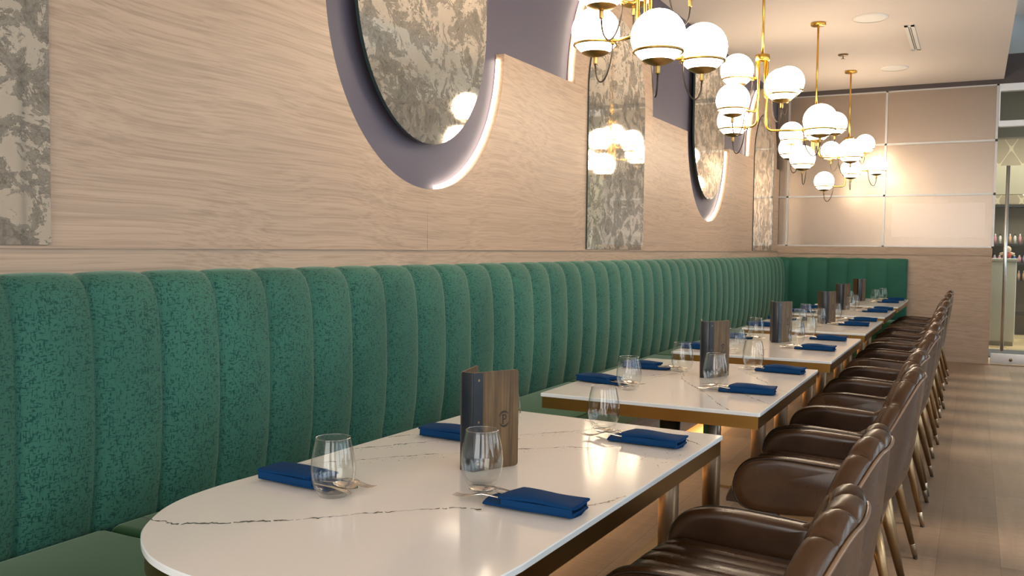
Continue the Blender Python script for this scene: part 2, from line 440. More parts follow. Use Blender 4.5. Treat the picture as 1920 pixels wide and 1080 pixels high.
# mirrors
def slab(name, poly, x0, x1, label, cat, group=None):
    r = empty(name, (0, poly[0][0], poly[0][1]))
    oy, oz = poly[0]
    f = lambda u, v, w_: (x0+(x1-x0)*w_, u-oy, v-oz)
    mb = MB(); mb.prism(poly, 1, f, 1); 
    n = len(poly)
    body = mb.build('glass_body', ['mirror', 'mirror_edge'], r)
    inner = MB(); inner.add([(x1+.0006, u-oy, v-oz) for u, v in poly], [list(range(n))], 0)
    face = inner.build('mirror_face', 'mirror', r)
    tag(r, label, cat, group); return r
for i, yc in enumerate(SC_):
    poly = [(yc-.543, ZL+.004), (yc+.543, ZL+.004)]+[(yc+.543*math.cos(a), ZS+.565*math.sin(a)) for a in [PI*j/40 for j in range(41)]]
    slab('tall_mirror', poly, .0005, .010, ['mottled antique mirror at the near end of the oak wall, cut by the frame',
        'tall arched antique mirror on the oak wall between the two U-shaped cut-outs',
        'tall arched antique mirror on the oak wall next to the frosted glass wall'][i], 'mirror', 'antique mirrors')
for i, yc in enumerate(OC):
    if i == 0: continue
    poly = [(yc+.532*math.cos(a), 2.36+.618*math.sin(a)) for a in [PI+PI*j/40 for j in range(41)]]+[(yc+.532, ZC-.003), (yc-.532, ZC-.003)]
    o = slab('u_mirror', poly, -.016, .0, ['', 'large U-shaped antique mirror hanging in the nearer mauve cut-out',
        'narrow-looking U-shaped antique mirror hanging in the farther mauve cut-out'][i], 'mirror', 'antique mirrors')
    sp = MB()
    for dy in (-.2, .2): sp.box(-.0555, yc+dy-.05, 2.2, -.0155, yc+dy+.05, 3.1)
    for dy in (): pass
    s_ = sp.build('standoff', 'black', o); s_.location = -Vector(o.location)

# ------------------------------------------------------------------ frosted glass wall and door
def glass_wall():
    k = 10
    xs = [.105, 1.232, 2.397]; zs = [1.335, 1.949, 2.558, 3.19]
    fr = MB()
    for x in xs: fr.box(x-.012, YB+.0, 1.335, x+.012, YB+.06, 3.19)
    for z in zs[1:3]: fr.box(-.055, YB+.0, z-.011, 2.397, YB+.06, z+.011)
    fr.box(-.055, YB, 3.175, 2.41, YB+.06, 3.19); fr.box(-.055, YB, 1.335, 2.41, YB+.06, 1.35)
    w_ = structure('window_6', fr, 'alu')
    xx = [-.055]+xs
    for j in range(3):
        for i in range(3):
            MB().box(xx[i]+.0121, YB+.02, zs[j]+.0111, xx[i+1]-.0121, YB+.032, zs[j+1]-.0111).build('pane', 'film', w_)
    fp = MB().box(1.318, YB+.017, 1.447, 2.313, YB+.0199, 1.855).build('film_patch', 'film2', w_)
    cl = MB()
    for z in zs[1:3]: cl.box(2.386, YB-.012, z-.014, 2.41, YB, z+.014)
    cl.build('clip', 'dark_grey', w_)
    # door
    dfr = MB()
    dfr.box(2.4115, YB+.0, 3.11, 3.6, YB+.09, 3.19); dfr.box(2.4115, YB, 2.71, 3.6, YB+.09, 2.775)
    dfr.box(2.4115, YB+.002, 2.71, 2.424, YB+.088, 3.188); dfr.box(3.52, YB, 0, 3.6, YB+.09, 3.11)
    d = structure('door_1', dfr, 'alu_pale')
    MB().box(2.4245, YB+.03, 2.775, 3.52, YB+.042, 3.11).build('transom_pane', 'pane', d)
    MB().box(2.4125, YB+.03, .12, 3.515, YB+.042, 2.705).build('pane', 'pane', d)
    MB().box(2.4125, YB+.012, .012, 3.515, YB+.06, .125, .004).build('bottom_rail', 'alu_pale', d)
    h = MB(); h.tube([(2.525, YB-.06, .165), (2.525, YB-.06, 2.26)], .019, 14)
    for z in (.5, 1.9): h.tube([(2.525, YB-.06, z), (2.525, YB+.03, z)], .008, 8)
    h.build('door_handle', 'steel', d)
    MB().lathe([(0, 0), (.017, 0), (.017, .01), (0, .012)], 16).build('lock', 'bronze', d).matrix_basis = Matrix.Translation((2.62, YB+.012, .06)) @ Matrix.Rotation(PI/2, 4, 'X')
glass_wall()

# ---- the shop beyond the door
YS = 17.0
structure('floor_salon', MB().box(-.2, YB+.03, -.1, XW+.2, YS+.2, 0), 'salon_floor')
structure('ceiling_salon', MB().box(-.2, YB+.2, 3.42, XW+.2, YS+.2, 3.52), 'salon_ceil')
structure('wall_salon', MB().box(-.2, YS, 0, XW+.2, YS+.15, 3.42), 'paperwall')
structure('wall_salon_side', MB().box(-.2, YB+.15, 0, -.05, YS, 3.42), 'wall_plain')
structure('trim_30', MB().box(-.05, YS-1.2, 2.18, XW+.2, YS-1.05, 2.62).box(-.05, YB+1.4, 2.74, XW+.2, YB+1.6, 3.42), 'salon_ceil')
tag(MB().box(2.2, YB+.75, .0, 3.6, YB+1.75, .012, .004).build('entrance_mat', 'mat_grey'), 'dark grey mat on the shop floor beyond the glass door', 'mat')
dk = empty('reception_desk', (2.2, YB+2.4, 0))
MB().box(0, 0, .06, .535, .5, 1.16, .01).build('body', 'salon_desk', dk); MB().box(-.02, -.01, 1.16, .55, .52, 1.2, .006).build('top', 'salon_desk', dk); MB().box(.02, .03, 0, .52, .48, .06).build('plinth', 'salon_ceil', dk)
tag(dk, 'pale reception desk standing beyond the glass door', 'desk')
# ornament on the desk
pl = empty('plush_ornament', (2.62, YB+2.6, 1.2))
MB().sphere((0, 0, .045), .055, 16, 10, sz=.8).build('body', mat('red_plush', (.5, .08, .06), .9), pl)
MB().sphere((0, 0, .125), .05, 16, 10).build('head', mat('cream_plush', (.75, .55, .42), .9), pl)
MB().tube([(-.09, 0, .06), (-.04, 0, .075), (.04, 0, .075), (.09, 0, .06)], .018, 8).build('arm', mat('cream_plush_arm', (.75, .55, .42), .9), pl)
tag(pl, 'small red and cream plush ornament on the reception desk', 'ornament')
# shelves with bottles
cols = {'pink': (.75, .35, .40), 'peach': (.75, .48, .32), 'white': (.8, .78, .74), 'teal': (.10, .42, .46), 'blue': (.07, .16, .45), 'lilac': (.5, .38, .55), 'amber': (.45, .22, .06)}
def bottle_mesh(kind, cn):
    r = empty('bottle')
    h = .155 if kind else .115; rad = .021 if kind else .027
    MB().lathe([(0, 0), (rad, 0), (rad, h*.68), (rad*.5, h*.8), (rad*.42, h*.84), (0, h*.84)], 14).build('body', mat('bottle_'+cn, cols[cn], .35), r)
    MB().lathe([(rad*.48, h*.84), (rad*.48, h), (0, h)], 12).build('cap', 'white' if cn != 'white' else 'black', r)
    return r
sh = empty('product_shelf', (2.2, YB+4.3, 0))
shb = [.35, .85, 1.13, 1.42, 2.02]
for z in shb: MB().box(0, 0, z-.03, 1.6, .3, z).build('shelf_board', 'dark_grey', sh)
MB().box(0, .3, .0, 1.6, .33, 2.05).build('back_panel', mat('shelf_back', (.20, .17, .13), .7), sh)
for x in (0, 1.58): MB().box(x, 0, 0, x+.02, .3, 2.05).build('side_panel', 'dark_grey', sh)
tag(sh, 'dark product shelving with rows of bottles beyond the glass door', 'shelf')
order = ['pink', 'white', 'peach', 'peach', 'white', 'pink', 'amber', 'peach', 'white']
order2 = ['lilac', 'pink', 'white', 'teal', 'blue', 'pink', 'lilac', 'blue', 'teal']
onum = ['first', 'second', 'third', 'fourth', 'fifth', 'sixth', 'seventh', 'eighth', 'ninth']
for row, (z, od, kd) in enumerate(((1.42, order, 1), (1.13, order2, 0), (.85, order[::-1], 1))):
    for j, cn in enumerate(od):
        b_ = bottle_mesh(kd, cn); b_.location = (2.50+.068*j, YB+4.42, z+.0008)
        tag(b_, '%s bottle, %s along the %s shelf beyond the glass door' % (cn, onum[j], ['upper', 'middle', 'lower'][row]), 'bottle', 'bottles on the shop shelves')
scx = empty('salon_stool', (3.12, YB+3.3, 0))
MB().tube([(0, 0, .06), (0, 0, .45)], .025, 10).build('stem', 'steel', scx)
for q in range(5):
    a = q*2*PI/5; MB().tube([(0, 0, .09), (.25*math.cos(a), .25*math.sin(a), .05)], .014, 8).build('leg', 'steel', scx)
MB().lathe([(0, .45), (.18, .45), (.2, .48), (.19, .53), (0, .55)], 24).build('seat', 'black', scx)
tag(scx, 'black stool with a steel star base beside the reception desk', 'stool')
dl = MB().lathe([(0, 0), (.11, 0), (.12, .012), (.1, .02), (0, .02)], 24); o = dl.build('downlight', 'lamp_warm'); o.location = (2.56, 14.8, 3.40)
tag(o, 'round lit downlight in the shop ceiling beyond the glass door', 'ceiling light')
M['olive'] = mat('olive_trim', (.12, .11, .075), .6)
o = MB().lathe([(0, .004), (.10, 0), (.12, .008), (.12, .0195), (0, .0195)], 24).build('downlight', 'olive'); o.location = (2.545, 13.8, 3.40)
tag(o, 'round unlit dark downlight in the shop ceiling nearer the glass door', 'ceiling light')
o = MB().lathe([(0, 0), (.06, 0), (.07, .012), (0, .02)], 20).build('downlight', 'lamp_warm'); o.location = (2.92, YS-1.12, 2.165)
tag(o, 'small lit downlight under the shop bulkhead above the shelves', 'ceiling light')
area('shop_light', (3.2, YB+3.2, 3.3), (0, 0, 0), 2.2, 3, 110, (1, .92, .75))  # added fill without a fixture, brightens the shop beyond its downlights

# ------------------------------------------------------------------ ceiling fittings
def ceil_disc(x, y, label):
    r = empty('ceiling_speaker', (x, y, ZC))
    MB().lathe([(0, -.010), (.115, -.012), (.135, -.010), (.14, -.003), (.14, -.0005)], 40).build('grille', 'plastic_white', r)
    MB().lathe([(.128, -.0135), (.14, -.012), (.145, -.001)], 40).build('rim', 'plastic_white', r)
    return tag(r, label, 'ceiling speaker', 'round ceiling speakers')
ceil_disc(1.374, 8.16, 'round white ceiling speaker level with the third chandelier')
ceil_disc(1.39, 10.47, 'round white ceiling speaker level with the fourth chandelier, near the glass wall')
vd = empty('air_vent', (1.651, 9.1, ZC))
mb = MB(); mb.box(-.042, -.53, -.008, -.014, .53, -.0005); mb.box(.010, -.53, -.008, .038, .53, -.0005)
mb.box(-.042, -.53, -.008, .038, -.49, -.0005); mb.box(-.042, .49, -.008, .038, .53, -.0005); mb.box(-.005, -.49, -.007, .001, .49, -.0005)
mb.build('frame', 'plastic_white', vd); MB().box(-.014, -.49, -.003, .010, .49, -.001).build('slot', 'black', vd)
tag(vd, 'white linear air vent with a dark slot set in the ceiling', 'air vent')
spk = empty('fire_sprinkler', (.985, 9.564, ZC))
MB().lathe([(0, -.012), (.045, -.012), (.05, -.001)], 24).build('escutcheon', 'bronze', spk)
MB().lathe([(0, -.05), (.018, -.048), (.018, -.045), (.006, -.04), (.007, -.012)], 14).build('head', 'steel', spk)
tag(spk, 'small bronze fire sprinkler on the ceiling', 'sprinkler')

# ------------------------------------------------------------------ banquettes
CH = .2262; Y0 = 1.409-13*CH
def back_profile():
    pts = [(.075, .44), (.105, .50), (.122, .62), (.130, .78), (.128, .93), (.120, 1.05), (.108, 1.12), (.090, 1.165), (.066, 1.188), (.035, 1.197), (.0045, 1.198)]
    return pts
def bulge(u):
    s_ = abs(math.sin(PI*u)); return s_**.36
def channel_back(length, start, fn, res=14):
    # start: phase offset, fn(s, n, z): along, out from the wall, height
    prof = back_profile(); rows = []
    N = max(2, int(round(length/CH*res)))
    for i in range(N+1):
        s_ = length*i/N; u = (s_-start)/CH; b = bulge(u)
        sag = .5-.5*math.cos(2*PI*u)
        row = []
        for j, (n_, z) in enumerate(prof):
            w_ = math.sin(PI*min(1, j/ (len(prof)-1)*1.0)) 
            k_ = .032 if 0 < j < len(prof)-1 else .004
            zz = z
            if j >= 7: zz = z-.010*(1-b)
            if j <= 1: zz = z
            row.append(fn(s_, max(.0045, n_-k_*(1-b)), zz))
        rows.append(row)
    mb = MB(); mb.grid(rows, 0, True)
    for r in (rows[0], rows[-1]):
        bk = [fn(0 if r is rows[0] else length, .0045, .44)]
        mb.add(r+bk, [list(range(len(r)+1))], 0)
    mb.add([fn(0, .0045, .44), fn(length, .0045, .44), rows[-1][0], rows[0][0]], [[0, 1, 2, 3]], 0)
    return mb
def cushion(x0, y0, x1, y1, z0, z1, r=.03):
    mb = MB(); b = bmesh.new(); bmesh.ops.create_cube(b, size=1)
    for v in b.verts: v.co = Vector(((x0+x1)/2+v.co.x*(x1-x0), (y0+y1)/2+v.co.y*(y1-y0), (z0+z1)/2+v.co.z*(z1-z0)))
    bmesh.ops.bevel(b, geom=list(b.edges), offset=r, segments=4, profile=.5, affect='EDGES')
    mb.bm(b, 0, True)
    mb.tube([(x1-.006, y0+r, z1-r*.5), (x1-.006, y1-r, z1-r*.5)], .005, 6)
    return mb
YS0 = Y0; YE = YB-.165
bq = empty('banquette', (0, 0, 0))
channel_back(YE-YS0, 0, lambda s_, n_, z: (n_, YS0+s_, z)).build('backrest', 'velvet', bq)
q = 1.66-1.58*2
cuts = [YS0]
while q < 10.9:
    cuts.append(q); q += 1.58
cuts.append(YE-.003)
for a, b in zip(cuts[:-1], cuts[1:]):
    if b-a < .2: continue
    cushion(.10, a+.004, .575, b-.004, .318, .497).build('seat_cushion', 'velvet_plain', bq)
MB().box(.0045, YS0, .075, .545, YE, .318).build('base', 'oak_grey', bq)
MB().box(.0045, YS0, .0, .45, YE, .075).build('plinth', 'dark_grey', bq)
MB().box(.0045, YS0, .318, .12, YE, .46).build('back_frame', 'velvet_plain', bq)
tag(bq, 'long green velvet banquette with channelled back along the oak wall', 'banquette')
o = MB().box(.49, YS0, .060, .51, YE, .0745).build('led_strip', mat('bench_led_lit', (1, 1, 1), .4, emit=(1, .52, .18), estr=20)); tag(o, 'warm light strip under the long banquette base', 'light strip')
bq2 = empty('banquette', (0, 0, 0))
BX0 = .58
L2 = 1.519-.006
mb = channel_back(L2, L2-6*.2262, lambda s_, n_, z: (.006+s_, YB-.0125-n_+.004, z)); mb.build('backrest', 'velvet_soft', bq2)
cushion(.582, YB-.56, 1.512, YB-.11, .318, .47).build('seat_cushion', 'velvet_plain', bq2)
MB().box(.582, YB-.53, .05, 1.505, YB-.016, .318).build('base', 'velvet_plain', bq2); MB().box(.582, YB-.45, 0, 1.5, YB-.016, .05).build('plinth', 'dark_grey', bq2)
tag(bq2, 'short green velvet banquette against the wall under the frosted glass', 'banquette')

# ------------------------------------------------------------------ tables
ZT = .75
def jag(pts, w0, rnd, sub=.0045, dash=.0):
    # a jagged, uneven vein as thin quads a hair above the stone
    P = [Vector((*p, 0)) for p in pts]; Q = [P[0]]
    for a, b in zip(P[:-1], P[1:]):
        n = max(1, int((b-a).length/sub))
        for i in range(1, n+1): Q.append(a.lerp(b, i/n))
    out = []
    wn = 0; on = 0
    for i, p in enumerate(Q):
        t_ = (Q[min(i+1, len(Q)-1)]-Q[max(i-1, 0)]); t_.normalize(); nrm = Vector((-t_.y, t_.x, 0))
        on = on*.72+rnd.gauss(0, .0020); wn = wn*.80+rnd.gauss(0, .45)
        p = p+nrm*on; ww = w0*max(.12, .38+.5*wn); wl = ww*(.6+.8*rnd.random())
        out.append((p+nrm*ww, p-nrm*wl))
    vs = []; fs = []
    for i in range(len(out)-1):
        if rnd.random() < dash: continue
        k_ = len(vs); vs += [out[i][0], out[i][1], out[i+1][1], out[i+1][0]]; fs.append([k_, k_+1, k_+2, k_+3])
    return vs, fs
def make_table(name_label, outline, veins, speck, org, posts, plate):
    ox, oy = org; r = empty('dining_table', (ox, oy, 0)); rnd = random.Random(int(oy*100))
    L = [(x-ox, y-oy) for x, y in outline]; n = len(L)
    cx = sum(p[0] for p in L)/n; cy = sum(p[1] for p in L)/n
    def ins(d):
        out = []
        for i in range(n):
            a, p, b = Vector(L[i-1]), Vector(L[i]), Vector(L[(i+1) % n])
            e1 = (p-a).normalized(); e2 = (b-p).normalized(); nn = (Vector((-e1.y, e1.x))+Vector((-e2.y, e2.x)))
            if nn.length < 1e-6: nn = Vector((-e1.y, e1.x))
            nn.normalize(); out.append((p.x+nn.x*d, p.y+nn.y*d))
        return out
    top = MB(); I = ins(.003)
    rings = [(ins(.003), ZT-.0135), (ins(.0), ZT-.0120), (ins(.0), ZT-.002), (ins(.0022), ZT)]
    rows = [[(x, y, z) for x, y in rg] for rg, z in rings]
    top.grid(rows, 1, False, closed_v=True)
    top.add(rows[-1], [list(range(n))], 0); top.add(rows[0], [list(range(n))[::-1]], 1)
    for pts, w0, dash, mi in veins:
        vs, fs = jag([(x-ox, y-oy) for x, y in pts], w0, rnd, dash=dash)
        top.add([(v.x, v.y, ZT+.00035) for v in vs], fs, mi)
    for (x0, y0, x1, y1, cnt) in speck:
        for _ in range(cnt):
            x, y = x0+(x1-x0)*rnd.random()-ox, y0+(y1-y0)*rnd.random()-oy; s_ = .0007+.0019*rnd.random()**2; a = rnd.random()*6.28
            top.add([(x+s_*math.cos(a+k_*2.1)*(1 if k_ else 1.8), y+s_*.6*math.sin(a+k_*2.1), ZT+.0003) for k_ in range(3)], [[0, 1, 2]], 2 if rnd.random() < .5 else 3)
    top.build('table_top', ['stone', 'stone_edge', 'vein', 'vein_tan'], r, fix=False)
    ap = MB(); A, B = ins(.006), ins(.022)
    rows = [[(x, y, z) for x, y in rg] for rg, z in ((A, ZT-.0138), (A, ZT-.055), (B, ZT-.055), (B, ZT-.0138))]
    ap.grid(rows, 0, False, closed_u=True, closed_v=True); ap.build('edge_band', 'band', r)
    MB().prism(ins(.0225), .02, lambda u, v, w_: (u, v, ZT-.0340+w_)).build('underboard', 'black', r)
    for (px, py) in posts:
        MB().tube([(px-ox, py-oy, .012), (px-ox, py-oy, ZT-.0345)], .038, 28).build('post', 'bronze_post', r)
    x0, y0, x1, y1 = plate
    rc = .045; pp = []
    for (cx_, cy_, a0) in ((x1-rc, y1-rc, 0), (x0+rc, y1-rc, PI/2), (x0+rc, y0+rc, PI), (x1-rc, y0+rc, 1.5*PI)): pp += arc(cx_-ox, cy_-oy, rc, rc, a0, a0+PI/2, 6)
    MB().prism(pp, .012, lambda u, v, w_: (u, v, .0005+w_)).build('base_plate', 'bronze', r)
    tag(r, name_label, 'table', 'white quartz tables along the banquette'); return r
def rect_outline(x0, y0, x1, y1, r=.006):
    pp = []
    for (cx, cy, a0) in ((x1-r, y1-r, 0), (x0+r, y1-r, PI/2), (x0+r, y0+r, PI), (x1-r, y0+r, 1.5*PI)): pp += arc(cx, cy, r, r, a0, a0+PI/2, 3)
    return pp
# front table: straight far end, rounded near end
o1 = [(1.592, 2.53), (.80, 2.585)]
o1 += [(.772, 1.9), (.763, 1.565), (.756, 1.45), (.762, 1.345), (.783, 1.267), (.817, 1.203), (.855, 1.149), (.893, 1.112), (.935, 1.08), (.983, 1.052), (1.03, 1.034), (1.08, 1.022), (1.14, 1.016)]
o1 += [(1.30, 1.015), (1.40, 1.03), (1.47, 1.07), (1.52, 1.135), (1.547, 1.22), (1.559, 1.32)]
def smooth_run(P, n=5):
    out = []
    for i in range(len(P)-1):
        a, b, c_, d = P[max(i-1, 0)], P[i], P[i+1], P[min(i+2, len(P)-1)]
        for k_ in range(n):
            u = k_/n
            out.append(tuple(.5*((2*b[q])+(c_[q]-a[q])*u+(2*a[q]-5*b[q]+4*c_[q]-d[q])*u*u+(3*b[q]-a[q]-3*c_[q]+d[q])*u**3) for q in (0, 1)))
    return out+[P[-1]]
o1 = o1[:2]+smooth_run(o1[2:])
v1 = [([(.80, 1.16+.03), (.90, 1.20), (1.00, 1.27), (1.10, 1.36), (1.2, 1.465), (1.29, 1.545), (1.345, 1.565)], .0046, .10, 2),
      ([(1.50, 1.64), (1.535, 1.70), (1.565, 1.80)], .0034, .08, 3),
      ([(.775, 1.66), (.85, 1.745), (.95, 1.86), (1.05, 1.97), (1.17, 2.09), (1.27, 2.17), (1.35, 2.205)], .0027, .03, 2),
      ([(.785, 1.86), (.85, 1.95), (.93, 2.06), (1.02, 2.17), (1.12, 2.28), (1.20, 2.36), (1.235, 2.43), (1.22, 2.50), (1.15, 2.555)], .0023, .04, 2),
      ([(.79, 2.03), (.84, 2.11), (.90, 2.18)], .0016, .1, 2), ([(1.49, 2.44), (1.545, 2.40), (1.575, 2.37)], .002, .05, 2)]
sp1 = [(1.35, 2.05, 1.57, 2.5, 330), (1.15, 2.42, 1.5, 2.54, 140), (1.25, 2.2, 1.4, 2.45, 30)]
def along(pts, off, n, rnd=random.Random(3)):
    out = []
    for _ in range(n):
        i = rnd.randrange(len(pts)-1); u = rnd.random(); x = pts[i][0]*(1-u)+pts[i+1][0]*u; y = pts[i][1]*(1-u)+pts[i+1][1]*u
        d = off*rnd.random()
        out.append((x+d*.7-.004, y-d*.7-.004, x+d*.7+.004, y-d*.7+.004, 1))
    return out
sp1 += along(v1[2][0], .045, 420)+along(v1[3][0], .04, 330)
T = []
T.append(make_table('white quartz table with a rounded near end, closest along the banquette', o1, v1, sp1, (1.18, 1.8), [(1.2, 1.40), (1.2, 2.12)], (.99, 1.3, 1.43, 2.22)))
tabs = [(.822, 2.935, 1.612, 4.155), (.83, 4.50, 1.622, 5.765), (.82, 6.13, 1.61, 7.36), (.82, 7.76, 1.59, 8.86), (.82, 9.27, 1.585, 10.77)]
vset = [
 [([(1.612-.1, 2.937), (1.46, 3.02), (1.38, 3.19), (1.25, 3.42), (1.17, 3.55), (1.13, 3.72)], .0022, .03, 2), ([(1.13, 3.72), (1.06, 3.64), (1.0, 3.50), (.93, 3.45)], .0012, .05, 3), ([(.98, 3.36), (1.05, 3.50), (1.10, 3.70)], .0012, .06, 3),
  ([(1.61, 3.12), (1.53, 3.22), (1.44, 3.36)], .0018, .05, 2), ([(1.612, 3.42), (1.53, 3.52), (1.50, 3.62), (1.40, 3.80), (1.26, 4.05), (1.20, 4.10)], .0013, .05, 3), ([(1.06, 3.0), (1.10, 3.05), (1.03, 3.09)], .001, .1, 3)],
 [([(1.30, 4.52), (1.24, 4.66), (1.22, 4.82), (1.30, 4.98), (1.29, 5.14), (1.2, 5.2)], .002, .03, 2), ([(1.62, 5.0), (1.5, 5.2), (1.35, 5.5)], .0012, .1, 3), ([(1.62, 4.75), (1.56, 4.78)], .003, 0, 2)],
 [([(1.40, 6.15), (1.44, 6.3), (1.5, 6.45), (1.53, 6.7)], .0025, .05, 2), ([(1.0, 6.2), (1.1, 6.5), (1.05, 6.9)], .0015, .05, 3)],
 [([(1.2, 7.8), (1.3, 8.1), (1.5, 8.4)], .002, .05, 3)], [([(1.1, 9.4), (1.3, 9.8), (1.5, 10.2)], .002, .05, 3)]]
ordn = ['first', 'second', 'third', 'fourth', 'fifth', 'sixth']
for i, (x0, y0, x1, y1) in enumerate(tabs):
    cy = (y0+y1)/2; cx = (x0+x1)/2; dl_ = .3
    sp_ = [(1.2, y0+.02, 1.58, y0+.25, 60), (1.42, y0, 1.59, y1-.05, 70)] if i < 2 else []
    T.append(make_table('square-ended white quartz table with brass edge, %s in the row along the banquette' % ordn[i+1], rect_outline(x0, y0, x1, y1), vset[i], sp_, (cx, cy),
                        [(1.22, cy-.31), (1.22, cy+.31)], (1.0, cy-.36, 1.44, cy+.36)))

# ------------------------------------------------------------------ chairs (front towards -x)
def make_chair():
    r = empty('armchair')
    # seat cushion with channels running front to back
    X0, X1, HW, ZB = -.332, .16, .226, .425
    rows = []
    NX, NY = 16, 84
    for i in range(NX+1):
        u = i/NX; row = []
        for j in range(NY+1):
            y = -HW+2*HW*j/NY; c_ = (y+HW)/(2*HW)*6
            b = abs(math.sin(PI*c_))**.4
            z = .536-.020*u-.010*(y/HW)**2-.011*(1-b)
            x = X0+(X1-X0)*u-.020*(1-(y/HW)**2)*(1-u)
            if u < .2:
                q_ = 1-u/.2; z -= .045*q_**2.2
                if i == 0: z = ZB+.012
                if i == 1: z = min(z, .50)
            row.append((x, y, z))
        rows.append(row)
    mb = MB(); mb.grid(rows, 0, True)
    b0 = [(p[0]+.02, p[1], ZB) for p in rows[0]]; b1 = [(p[0], p[1], ZB) for p in rows[-1]]
    mb.grid([b0, rows[0]], 0, True); mb.grid([rows[-1], b1], 0, False); mb.grid([b1, b0], 0, False)
    for k_ in (0, -1): mb.grid([[rw[k_] for rw in rows], [(rw[k_][0], rw[k_][1], ZB) for rw in rows]], 0, False)
    mb.build('seat', 'leather', r)
    # arms: padded side panels with a rounded front
    for sgn in (-1, 1):
        prof = [(.10, .432), (-.12, .414), (-.245, .416), (-.294, .440), (-.308, .490), (-.294, .545), (-.262, .583), (-.205, .600), (-.13, .604), (.0, .597), (.06, .592), (.10, .60)]
        sm = fillet([(p[0], p[1], 0) for p in prof], .035, 5); n = len(sm)
        rings = []
        for (d, off) in ((.0, .016), (.004, .007), (.014, .001), (.028, 0), (.042, .001), (.052, .006), (.056, .013)):
            ring = []
            cx, cz = -.06, .508
            for p in sm:
                dx, dz = p.x-cx, p.y-cz; L_ = math.hypot(dx, dz)
                k_ = (L_-off)/L_
                ring.append((cx+dx*k_, sgn*(.224+d), cz+dz*k_))
            rings.append(ring)
        mb = MB(); mb.grid(rings, 0, True, closed_v=True)
        for rg, ex in ((rings[0], 0), (rings[-1], .004)):      # gently crowned side faces
            cx = sum(p[0] for p in rg)/n; cz = sum(p[2] for p in rg)/n; y_ = rg[0][1]
            lev = [rg]+[[(cx+(p[0]-cx)*f, y_+sgn*ex*(1-f*f)*(1 if ex else -1), cz+(p[2]-cz)*f) for p in rg] for f in (.8, .5, .2)]
            mb.grid(lev, 0, True, closed_v=True); mb.add(lev[-1], [list(range(n))], 0, True)
        a_ = mb.build('arm', 'leather', r, merge=True)
        mb = MB(); mb.tube([(cx_+(p.x-cx_)*.965, sgn*.2795, cz_+(p.y-cz_)*.965) for cx_, cz_ in ((-.06, .508),) for p in sm[6:]], .0030, 6)
        mb.build('piping', 'seam', a_)
    # back: channelled inner cushion rolled over the top, smooth outer shell
    def plan(t_):
        a = t_*PI/2
        return .030+.172*abs(math.cos(a))**.80, (.270+.010*abs(math.cos(a)))*math.copysign(abs(math.sin(a))**.88, a)
    def toph(t_):
        s_ = min(1, max(0, (abs(t_)-.15)/.84)); return .895-.297*(s_*s_*(3-2*s_))
    NT_ = 132; rows = []; srows = []; pipe = []
    NCH = 11
    for i in range(NT_+1):
        t_ = -1+2*i/NT_; x, y = plan(t_); ht = toph(t_)
        (xa, ya), (xb, yb) = plan(max(-1, t_-.01)), plan(min(1, t_+.01))
        nx, ny = (yb-ya), -(xb-xa); L_ = math.hypot(nx, ny); nx, ny = nx/L_, ny/L_
        b = abs(math.sin(PI*(t_+1)/2*NCH))**.5
        cs = abs(math.cos(t_*PI/2))
        lean = lambda z: .064*cs**.6*max(0, (z-.43)/.45)**1.1
        thick = .046+.016*cs; rr = .026
        row = []
        for k_ in range(11):                                        # inner face, bottom to top
            u = k_/10; z = .49+(ht-rr-.49)*u
            th = thick*(.92+.30*math.sin(PI*min(1, u*1.05))*cs)-.015*(1-b)
            row.append((x-nx*th+lean(z), y-ny*th, z))
        for k_ in range(1, 8):                                      # roll over the top
            an = PI*k_/8; mid = thick*.46
            z = ht-rr+(rr+.003-.019*(1-b))*math.sin(an)
            off = mid+mid*math.cos(an)*1.0+.001
            row.append((x-nx*off+lean(z), y-ny*off, z))
        row.append((x-nx*.0005+lean(ht-.03), y-ny*.0005, ht-.030))
        rows.append(row)
        pz = ht-.027; pipe.append((x+nx*.002+lean(pz), y+ny*.002, pz))
        srow = []
        for k_ in range(15):
            u = k_/14; z = ht-.029-(ht-.029-.425)*u
            tuck = .055*max(0, (u-.66)/.34)**2
            srow.append((x-nx*tuck+lean(z)+.010*math.sin(PI*u)*nx, y-ny*tuck+.004*math.sin(PI*u)*ny, z))
        x_, y_ = srow[-1][0], srow[-1][1]
        srow.append((x_-nx*.05, y_-ny*.05, .418))
        srows.append(srow)
    mb = MB(); mb.grid(rows, 0, True)
    mb.add(rows[0], [list(range(len(rows[0])))]); mb.add(rows[-1], [list(range(len(rows[-1])))])
    bk = mb.build('backrest', 'leather', r)
    mb = MB(); mb.grid(srows, 0, True); sh_ = mb.build('back_shell', 'leather_back', r)
    mb = MB(); mb.tube(pipe, .0042, 6); mb.build('piping', 'piping', sh_)
    # underframe and tapered legs
    fr = MB(); fr.box(-.20, -.19, .408, .16, .19, .4235, .004)
    for sgn in (-1, 1): fr.box(-.18, sgn*.17-.006, .375, .15, sgn*.17+.006, .408)
    fr.build('underframe', 'bronze', r)
    for sx, ax, bx in ((-1, -.175, -.235), (1, .13, .228)):
        for sy in (-1, 1):
            p0 = Vector((ax, sy*.165, .408)); p1 = Vector((bx, sy*.228, .0))
            l_ = MB().tube([p0.lerp(p1, q_) for q_ in (0, .3, .84)], [.0205, .0180, .0115], 14).build('leg', 'bronze', r)
            MB().tube([p0.lerp(p1, q_) for q_ in (.84, .845, .985)], [.0115, .0122, .0098], 14).build('ferrule', 'bronze_post', l_)
            MB().tube([p0.lerp(p1, q_) for q_ in (.985, 1.0)], [.0098, .0085], 12).build('foot', 'black', l_)
    return r
ch0 = make_chair()
cys = [1.47, 2.06, 3.25, 3.83, 4.77, 5.37, 6.33, 6.97, 7.86, 8.50, 9.40, 10.05]
